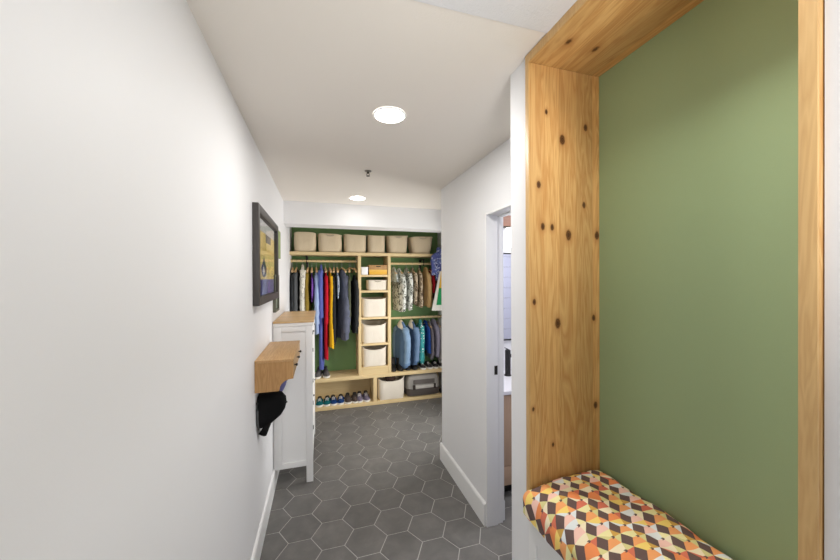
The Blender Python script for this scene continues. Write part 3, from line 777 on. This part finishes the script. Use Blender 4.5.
def garment(x, y, ztop, zbot, hw, th, rz, mat, label, cat='jacket', sleeve=.5, flare=1.1, seed=0, name='hanging_jacket', group=None, hood=None, hem=None, zipper=None, smat=None, neck=.05, cuff=None):
    L = ztop - zbot
    t = thing(name, (x, y, zbot), label, cat, group, rz)
    N = 40
    bm = BM(); rings = []
    ds = [0, .012, .03, .06, .10, .15, .2, .3] + [.3 + (L - .3) * q for q in (.2, .4, .6, .8, .93, 1)] if L > .42 else [0, .012, .03, .06, .10] + [.1 + (L - .1) * q for q in (.2, .4, .6, .8, .93, 1)]
    for d in ds:
        u = d / L
        s = min(1, d / .115)
        w = neck + (hw - neck) * (s ** .75) if d < .115 else hw * (1 + (flare - 1) * (d - .115) / max(.01, L - .115))
        tt = th * (.42 + .35 * s) if d < .115 else th * (.77 + .23 * min(1, (d - .115) / .25)) * (1 + (flare - 1) * u * .6)
        if d == 0: w, tt = neck * .8, th * .3
        tt *= .88
        ring = []
        for i in range(N):
            a = 2 * PI * i / N
            c, sn = sup(a, 2.6)
            fold = 1 + (.10 + .16 * u) * u * math.sin(7 * a + seed * 1.7 + 2.2 * noise.noise(Vector((seed, d * 3, 0)))) * .8
            nn = noise.noise(Vector((c * 1.5 + seed, sn * 1.5, d * 6)))
            ring.append((c * tt / 2 * fold * (1 + .22 * nn), sn * w * (1 + .05 * nn), L - d + .010 * u * math.sin(3 * a + seed)))
        rings.append(ring)
    loft(bm, rings)
    obj('body', bm, mat, t)
    if sleeve:
        for sg in (-1, 1):
            bm = BM(); rings = []
            ls = min(sleeve, L - .05); M_ = 14
            for j in range(15):
                q = j / 14
                cy = sg * (hw * .80 + .055 * math.sin(min(1, q * 2.2) * PI / 2) - .02 * q + .008 * math.sin(seed + 5 * q))
                cxx = th * .06 * math.sin(seed * 2 + sg + 2.5 * q)
                cz = L - .075 - ls * q
                r = (.058 - .016 * q) * (.55 if j == 0 else 1)
                rx = min(r, th * .46) * (1 + .12 * math.sin(9 * q * PI + seed))
                ry = r * (1 + .10 * math.sin(11 * q * PI + seed))
                rings.append([(cxx + rx * math.cos(2 * PI * k / M_), cy + ry * math.sin(2 * PI * k / M_), cz + .008 * math.cos(2 * PI * k / M_ + seed)) for k in range(M_)])
            loft(bm, rings)
            s = obj('sleeve', bm, smat or mat, t)
            if cuff:
                bm = BM(); r0 = rings[-1]; r1 = rings[-2]
                cz = Vector(r0[0]) * 0
                for p in r0: cz += Vector(p) / M_
                up = [tuple(cz + (Vector(p) - cz) * 1.08 + Vector((0, 0, .035))) for p in r0]; dn = [tuple(cz + (Vector(p) - cz) * 1.05 - Vector((0, 0, .004))) for p in r0]
                loft(bm, [up, dn]); obj('cuff', bm, cuff, s)
    if hood:
        bm = BM(); rings = []     # a soft hood hanging open over the hanger, lower at the front
        for q, k_ in ((0, .10), (.10, .34), (.30, .56), (.55, .78), (.80, .96), (1, 1.0), (1.04, .9)):
            rings.append([(th * .60 * k_ * math.cos(2 * PI * k / 24), hw * .60 * k_ * math.sin(2 * PI * k / 24) - .015 * q, L + .020 - .105 * q + .030 * q * math.sin(2 * PI * k / 24) + .010 * noise.noise(Vector((k * .7, q * 5, seed)))) for k in range(24)])
        loft(bm, rings)
        obj('hood', bm, hood, t)
        bm = BM(); pts = [(p[0] * 1.05, p[1] * 1.05, p[2] + .002) for p in rings[-2]]; tube(bm, pts + [pts[0]], .007, 6); obj('hood_edge', bm, mat, t)
    if zipper:
        bm = BM(); tube(bm, [(0, -hw * 1.0 - .0, L * .8), (0, -hw * 1.04, L * .45), (0, -hw * 1.08, L * .1)], .004, 6); obj('zipper', bm, zipper, t)
    return t

f = fabric
GL = [ # x, ztop, zbot, th, rz, mat, label, sleeve, extras
 (-.345, 1.765, .84, .036, 2, f('charcoal_cloth', srgb(62, 64, 66)), 'thin charcoal jacket with silver zip at the far left of the upper left rod', .55, dict(zipper=M['chrome'])),
 (-.298, 1.780, .84, .056, -3, f('mid_grey_cloth', srgb(92, 94, 96)), 'plain mid grey coat second from the left on the upper left rod', .60, {}),
 (-.228, 1.822, 1.06, .074, 4, patterned('cream_veined', [(0, srgb(226, 222, 208)), (.56, srgb(226, 222, 208)), (.565, srgb(110, 106, 100)), (.59, srgb(222, 218, 204))], 11, 2.2), 'cream jacket with fine dark lines on the upper left rod', .52, dict(neck=.03)),
 (-.160, 1.780, .86, .050, -4, f('old_gold_cloth', srgb(160, 134, 58), srgb(124, 104, 44)), 'olive gold long coat hanging between the cream jacket and purple garment', .6, {}),
 (-.117, 1.735, 1.36, .030, 2, dots('purple_print', srgb(96, 52, 140), srgb(150, 96, 190), 40, .3), 'short purple patterned top hanging next to the olive gold coat', .25, dict(name='hanging_shirt', cat='shirt')),
 (-.062, 1.762, .95, .066, 3, f('light_blue_cloth', srgb(150, 172, 214), srgb(176, 194, 226)), 'light blue shirt hanging left of the long periwinkle robe', .6, dict(name='hanging_shirt', cat='shirt', flare=1.0)),
 (-.002, 1.828, .50, .062, -2, f('periwinkle_cloth', srgb(100, 112, 182), srgb(84, 94, 164)), 'long periwinkle blue robe reaching almost to the closet bench', .6, dict(name='hanging_robe', cat='robe', flare=1.0, neck=.03)),
 (.048, 1.745, .63, .050, 3, f('red_cloth', srgb(206, 36, 54), srgb(176, 24, 42)), 'bright red long coat hanging beside the yellow raincoat', .6, dict(name='hanging_coat', cat='coat', flare=1.2)),
 (.103, 1.742, .78, .050, 6, f('yellow_cloth', srgb(240, 192, 44), srgb(220, 166, 28)), 'yellow raincoat hanging beside the red coat', .62, dict(name='hanging_coat', cat='raincoat', flare=1.5)),
 (.157, 1.742, .82, .052, -3, f('black_cloth', srgb(48, 48, 50)), 'black jacket hanging right of the yellow raincoat', .66, {}),
 (.196, 1.755, 1.40, .030, 2, patterned('pale_blue_check', [(0, srgb(170, 186, 206)), (.5, srgb(200, 210, 222)), (.6, srgb(90, 110, 140))], 30, 0), 'short pale blue patterned shirt between the black and slate jackets', .2, dict(name='hanging_shirt', cat='shirt')),
 (.258, 1.758, .86, .100, 18, f('slate_cloth', srgb(112, 116, 132), srgb(80, 84, 102), noise_scale=14), 'bulky slate blue jacket turned slightly, widest on the upper left rod', .72, dict(zipper=M['black'])),
 (.352, 1.735, 1.05, .040, -4, f('dark_olive_cloth', srgb(94, 98, 76)), 'dark olive jacket hanging right of the slate blue jacket', .5, {}),
 (.416, 1.690, .94, .058, 5, f('dark_charcoal_cloth', srgb(56, 58, 60)), 'dark charcoal jacket at the right end of the upper left rod', .6, {})]
for i, (x, zt, zb, th, rz, m, lb, sl, ex) in enumerate(GL):
    ex = dict(ex); garment(x, 4.43, zt, zb, .150, th, R(rz), m, lb, sleeve=sl, seed=i, group='clothes on the upper left rod', **ex)
    hanger(x, 1.869, R(rz), .138, 'wooden hanger of the ' + lb.split(' hanging')[0].split(' at the')[0].split(' second')[0].split(' with')[0].split(' turned')[0].split(' between')[0].split(' reaching')[0])
hanger(.372, 1.869, R(38), .138, 'empty wooden hanger turned sideways near the right end of the upper left rod')

camoW = [(0, srgb(226, 228, 220)), (.50, srgb(228, 230, 224)), (.515, srgb(130, 134, 122)), (.56, srgb(56, 60, 54)), (.62, srgb(210, 212, 204))]
camoB = [(0, srgb(202, 186, 160)), (.47, srgb(206, 190, 166)), (.5, srgb(136, 116, 92)), (.56, srgb(84, 70, 58)), (.64, srgb(190, 172, 146))]
GR = [
 (.945, 1.800, 1.60, .060, 10, patterned('pale_print', [(0, srgb(196, 206, 204)), (.5, srgb(150, 160, 158)), (.6, srgb(220, 224, 220))], 22, 1), 'short pale grey print top at the left end of the upper right rod', .0, dict(name='hanging_shirt', cat='shirt')),
 (1.022, 1.780, 1.20, .072, 14, patterned('white_camouflage', camoW, 16, 1.6), 'leftmost white camouflage jacket hanging on the upper right rod', .5, {}),
 (1.128, 1.785, 1.24, .074, 8, patterned('white_camouflage_light', camoW, 14, 1.8), 'second white camouflage jacket from the left, beside the beige camouflage ones', .5, {}),
 (1.215, 1.785, 1.30, .058, 4, patterned('beige_camouflage', camoB, 15, 1.6), 'beige camouflage jacket next to the white camouflage jackets', .42, {}),
 (1.312, 1.785, 1.25, .062, -4, patterned('beige_camouflage_dark', camoB, 17, 1.4), 'beige camouflage jacket next to the plain tan jacket', .45, {}),
 (1.408, 1.800, 1.25, .085, 3, f('tan_cloth', srgb(204, 172, 122), srgb(190, 154, 102)), 'plain tan jacket hanging on the upper right rod', .46, dict(flare=1.25)),
 (1.470, 1.775, 1.46, .036, 2, f('crimson_cloth', srgb(176, 34, 44)), 'short crimson top hanging right of the tan jacket', .25, dict(name='hanging_shirt', cat='shirt')),
 (1.520, 1.775, 1.34, .040, -3, f('maroon_cloth', srgb(80, 40, 44), srgb(56, 60, 50), noise_scale=14), 'dark maroon jacket at the right end of the upper right rod', .35, {})]
for i, (x, zt, zb, th, rz, m, lb, sl, ex) in enumerate(GR):
    ex = dict(ex); ex.setdefault('flare', 1.32)
    garment(x, 4.43, zt, zb, .125, th * .84, R(rz), m, lb, sleeve=sl, seed=i + 30, neck=.03, group='clothes on the upper right rod', **ex)
    hanger(x, 1.845, R(rz), .112, 'small wooden hanger of the ' + (lb if 'next to' in lb else lb.split(' hanging')[0].split(' at the')[0].split(',')[0]))
sherpa = f('cream_sherpa', srgb(226, 216, 198), srgb(206, 194, 172), weave=160, wr=.8)
GD = [
 (1.050, 1.050, .43, .092, 20, f('light_denim', srgb(104, 134, 170), srgb(86, 114, 152), noise_scale=9), 'larger light denim jacket with cream fleece hood, first on the lower right rod', .50, dict(hood=sherpa, cuff=f('denim_cuff', srgb(120, 152, 192)), smat=f('light_denim_sleeve', srgb(148, 176, 204), srgb(126, 156, 190), noise_scale=9))),
 (1.198, 1.048, .46, .074, 14, f('mid_denim', srgb(98, 124, 158), srgb(82, 106, 140), noise_scale=9), 'second denim jacket with cream fleece hood, between the larger one and the teal one', .46, dict(hood=sherpa, cuff=f('denim_cuff_b', srgb(104, 134, 176)), smat=f('mid_denim_sleeve', srgb(130, 156, 188), srgb(110, 138, 172), noise_scale=9))),
 (1.325, 1.065, .475, .075, -6, dots('teal_dots', srgb(62, 158, 158), srgb(226, 236, 232), 24, .25), 'teal jacket with white dots on the lower right rod', .48, {}),
 (1.400, 1.050, .64, .046, 2, f('royal_blue_cloth', srgb(40, 84, 168), srgb(30, 50, 104)), 'royal blue jacket hanging right of the teal dotted one', .36, {}),
 (1.455, 1.035, .53, .044, -2, f('warm_grey_cloth', srgb(132, 126, 132)), 'warm grey jacket between the royal blue and the lilac grey ones', .4, {}),
 (1.522, 1.065, .575, .058, 4, f('lilac_grey_cloth', srgb(158, 154, 172), srgb(134, 130, 150)), 'lilac grey jacket on the lower right rod', .42, {}),
 (1.592, 1.040, .50, .046, -3, f('pale_grey_cloth', srgb(176, 172, 172), srgb(150, 140, 136)), 'pale grey jacket at the right end of the lower right rod', .42, {})]
for i, (x, zt, zb, th, rz, m, lb, sl, ex) in enumerate(GD):
    garment(x, 4.43, zt, zb, .135, th, R(rz), m, lb, sleeve=sl, seed=i + 50, flare=1.05, group='clothes on the lower right rod', **ex)
    hanger(x, 1.098, R(rz), .112, 'small wooden hanger of the ' + lb.split(' hanging')[0].split(' with')[0].split(' on the')[0].split(' at the')[0].split(' between')[0])

# garments on an over-the-shelf hook at the right end of the closet
t = thing('coat_hook', (1.535, F0, 1.94), 'black over-shelf coat hook at the right end of the closet top shelf', 'hook')
bm = BM(); box(bm, -.012, .012, -.003, -.0005, .0, .125, bev=.001); obj('plate', bm, M['black'], t)
bm = BM(); tube(bm, [(0, -.002, .118), (0, -.05, .105), (0, -.11, .105), (0, -.125, .118)], .005, 8); obj('prong', bm, M['black'], t)
garment(1.545, 4.20, 2.062, 1.62, .056, .070, R(90), patterned('blue_tartan', [(0, srgb(84, 92, 146)), (.5, srgb(104, 116, 168)), (.58, srgb(196, 202, 224)), (.63, srgb(66, 72, 118))], 20, .5), 'blue checked shirt hanging high from the over-shelf hook at right', 'shirt', .3, 1.2, 71, 'hanging_shirt')
bm = BM()
mats = [f('green_nylon', srgb(44, 148, 90)), f('white_nylon', srgb(230, 228, 220)), f('yellow_nylon', srgb(232, 186, 70))]
rings = []
for i in range(15):
    q = i / 14
    w = .03 + .115 * q; d = .030 + .012 * q
    rings.append([(sup(2 * PI * k / 64, 2.5)[0] * w * (1 + .05 * math.sin(k * .95)), sup(2 * PI * k / 64, 2.5)[1] * d * (1 + .1 * math.sin(k * .95 + q)), .52 * (1 - q)) for k in range(64)])
loft(bm, rings)
for fc in bm.faces:
    c = fc.calc_center_median(); w = .03 + .115 * (1 - c.z / .52)
    fc.material_index = 1 if (c.z < .06 or c.x < -.74 * w) else (2 if c.z > .30 else 0)
t = thing('hanging_jacket', (1.545, 4.135, 1.215), 'green, white and yellow jacket hanging in front of the blue checked shirt', 'jacket')
obj('body', bm, mats, t)

# ------------------------------------------------------------------ shoes
def shoe(x, y, z, L, W, H, mat, sole, label, group, rz=0, lace=None, name='sneaker', cat='shoe', shaft=0):
    t = thing(name, (x, y, z), label, cat, group, rz)
    def out(q):   # half width along length, q 0 heel .. 1 toe
        return W / 2 * (.70 + .30 * math.sin(min(1, q / .25) * PI / 2) - .16 * math.exp(-((q - .42) / .14) ** 2)) * (1 if q < .72 else math.sqrt(max(0.02, 1 - ((q - .72) / .285) ** 2)))
    n = 13
    def outline(k, z_):
        a = []
        for i in range(n): a.append((out(i / (n - 1)) * k, -L * (i / (n - 1)), z_))
        for i in reversed(range(n)): a.append((-out(i / (n - 1)) * k, -L * (i / (n - 1)), z_))
        return a
    bm = BM(); loft(bm, [outline(1.0, 0), outline(1.06, .006), outline(1.05, .018), outline(.98, .022)])
    sub(bm, (0, L / 2, 0)); obj('sole', bm, sole, t)
    bm = BM(); rings = []
    for i in range(n):
        q = i / (n - 1)
        h = H * (1 - .05 * q) if q < .3 else H * (.985 - .62 * ((q - .3) / .7) ** .8)
        if q > .9: h *= .8
        w = out(q) * .98
        rings.append([(w * math.cos(a) * (1 if math.sin(a) < .5 else .8), -L * q * .98 - .002 + L / 2, .020 + h * max(0, math.sin(a))) for a in [PI * k / 10 for k in range(11)]])
    loft(bm, rings)
    obj('upper', bm, mat, t)
    bm = BM(); o_ = []
    for k in range(16):
        a = 2 * PI * k / 16
        o_.append((W * .26 * math.cos(a), L * .30 + L * .17 * math.sin(a), .0215 + H * (1.0 + .0 * math.sin(a))))
    loft(bm, [[(p[0] * 1.12, p[1], p[2] - .012) for p in o_], o_, [(p[0] * .7, L * .3 + (p[1] - L * .3) * .75, p[2] - .002) for p in o_]]); obj('collar', bm, M['black'], t)
    if lace:
        bm = BM()
        for k in range(3):
            yy = L * (.06 - .085 * k); zz = .024 + H * (.86 - .13 * k)
            tube(bm, [(-W * .22, yy, zz - .008), (0, yy, zz + .004), (W * .22, yy, zz - .008)], .0035, 6)
        obj('laces', bm, lace, t)
    if shaft:
        bm = BM(); lathe(bm, [(W * .42, H * .6), (W * .45, H + shaft * .6), (W * .46, H + shaft), (W * .40, H + shaft), (W * .36, H)], (0, L * .24, .02), 20); obj('shaft', bm, mat, t)
    return t
ws = plain('white_rubber', srgb(226, 222, 214), .6); lc = plain('lace_cord', srgb(210, 205, 200), .8)
PR = [(-.075 + .028, .075, .100, f('teal_mesh', srgb(30, 108, 112)), 'teal', lc), (.118 + .028, .230 - .008, .105, f('navy_mesh', srgb(36, 70, 124)), 'navy blue', lc), (.302 + .018, .430 - .018, .118, f('taupe_mesh', srgb(92, 80, 74)), 'brown grey', plain('dark_lace', srgb(60, 54, 50), .8)), (.465 + .0, .575 - .012, .130, f('plum_mesh', srgb(62, 52, 66), srgb(150, 140, 160), noise_scale=26), 'black and lilac', lc)]
for a, b, h, m, nm, l in PR:
    c_ = (a + b) / 2; a, b = c_ - .045, c_ + .045 + (.01 if nm == 'teal' else 0)
    for x, sd in ((a, 'left'), (b - .01 if nm == 'teal' else b, 'right')):
        shoe(x, 4.37, .045, .205, .094, h * .52, m, ws, '%s sneaker of the %s pair on the closet base board' % ('left-hand' if sd == 'left' else 'right-hand', nm), '%s pair of sneakers in the lower cubby' % nm, R(random.uniform(-6, 6)), l)
gs = f('grey_suede', srgb(104, 100, 98))
for x, sd in ((-.045, 'left-hand'), (.050, 'right-hand')):
    shoe(x, 4.385, .399, .24, .085, .082, gs, ws, '%s grey sneaker on the closet bench under the periwinkle robe' % sd, 'grey sneakers on the bench', R(-8 if x < 0 else 5), M['black'])
bs = plain('black_leather', srgb(34, 32, 32), .5)
for i, x in enumerate((.925, 1.02, 1.13, 1.225)):
    shoe(x, 4.40, .399, .22, .082, .07, bs, M['black'], '%s black boot from the left under the denim jackets' % ('first', 'second', 'third', 'fourth')[i], 'black boots on the bench', R(random.uniform(-8, 8)), None, 'ankle_boot', 'boot', .06)
for i, x in enumerate((1.335, 1.425, 1.52, 1.605)):
    shoe(x, 4.37, .399, .20, .080, .05, f('dark_sneaker_%s' % 'abcd'[i], srgb(66, 60, 60)), ws, '%s dark pale-soled sneaker from the left under the grey jackets' % ('first', 'second', 'third', 'fourth')[i], 'pale soled sneakers on the bench', R(random.uniform(-8, 8)), lc)

# ------------------------------------------------------------------ grey carrier bag
t = thing('carrier_bag', (1.33, 4.40, .0455), 'grey soft-sided carrier bag with dark base in the lower right cubby', 'bag')
def rrect(hx, hy, z, e=5, n=40, ox=0, oy=0): return [(sup(2 * PI * k / n, e)[0] * hx + ox, sup(2 * PI * k / n, e)[1] * hy + oy, z) for k in range(n)]
bm = BM(); loft(bm, [rrect(.225, .125, .006), rrect(.235, .133, .014), rrect(.238, .135, .085), rrect(.236, .134, .098)]); obj('base', bm, plain('dark_taupe_plastic', srgb(78, 70, 66), .5), t)
bm = BM(); loft(bm, [rrect(.232, .130, .098), rrect(.232, .130, .15), rrect(.226, .125, .22), rrect(.214, .115, .262), rrect(.18, .09, .284), rrect(.10, .05, .290)])
for v in bm.verts: v.co += Vector((1, 1, 1)) * .007 * noise.noise(v.co * 14)
gm = f('grey_nylon', srgb(170, 166, 160), srgb(142, 138, 134)); obj('body', bm, gm, t)
obj('front_window', bx(-.15, .15, -.139, -.126, .165, .225, bev=.004), f('dark_net', srgb(112, 106, 102)), t)
obj('pocket', bx(-.13, .18, -.142, -.126, .108, .150, bev=.004), f('pale_nylon', srgb(206, 202, 196)), t)
for x in (-.14, .15): obj('strap', bx(x - .016, x + .016, -.1445, -.120, .095, .155, bev=.003), f('dark_strap', srgb(72, 64, 60)), t)
bm = BM(); tube(bm, [(-.09, -.02, .283), (-.08, -.02, .285), (0, -.03, .288), (.08, -.02, .285), (.09, -.02, .283)], .008, 8); obj('handle', bm, f('dark_handle', srgb(72, 64, 60)), t)
for y in (-.10, .10):
    bm = BM(); tube(bm, [(.236, y, .036), (.240, y, .036), (.262, y, .036), (.266, y, .036)], [.028, .034, .034, .028], 20); obj('wheel', bm, M['black'], t)

# ------------------------------------------------------------------ world, camera, view
w = bpy.data.worlds.new('World'); bpy.context.scene.world = w; w.use_nodes = True
bg = w.node_tree.nodes['Background']; bg.inputs[0].default_value = (1, 1, 1, 1); bg.inputs[1].default_value = 1.3

cam = bpy.data.cameras.new('Camera'); co = bpy.data.objects.new('Camera', cam); C.objects.link(co)
cam.sensor_width = 36; cam.lens = 329.277 / 840 * 36; cam.clip_start = .01
Rr = [[0.9580002350211887, -0.2867336571904135, -0.004399946994862678], [0.005419455013096707, 0.002762053076185548, 0.9999815001139598], [0.28671619976329943, 0.958006357440813, -0.004199987652010891]]
m = Matrix(((Rr[0][0], Rr[1][0], -Rr[2][0], 0), (Rr[0][1], Rr[1][1], -Rr[2][1], 0), (Rr[0][2], Rr[1][2], -Rr[2][2], 1.6383), (0, 0, 0, 1)))
co.matrix_world = m
sc = bpy.context.scene; sc.camera = co
sc.view_settings.view_transform = 'Standard'; sc.view_settings.look = 'None'; sc.view_settings.gamma = 1
sc.view_settings.use_curve_mapping = False
sc.view_settings.exposure = 0.13
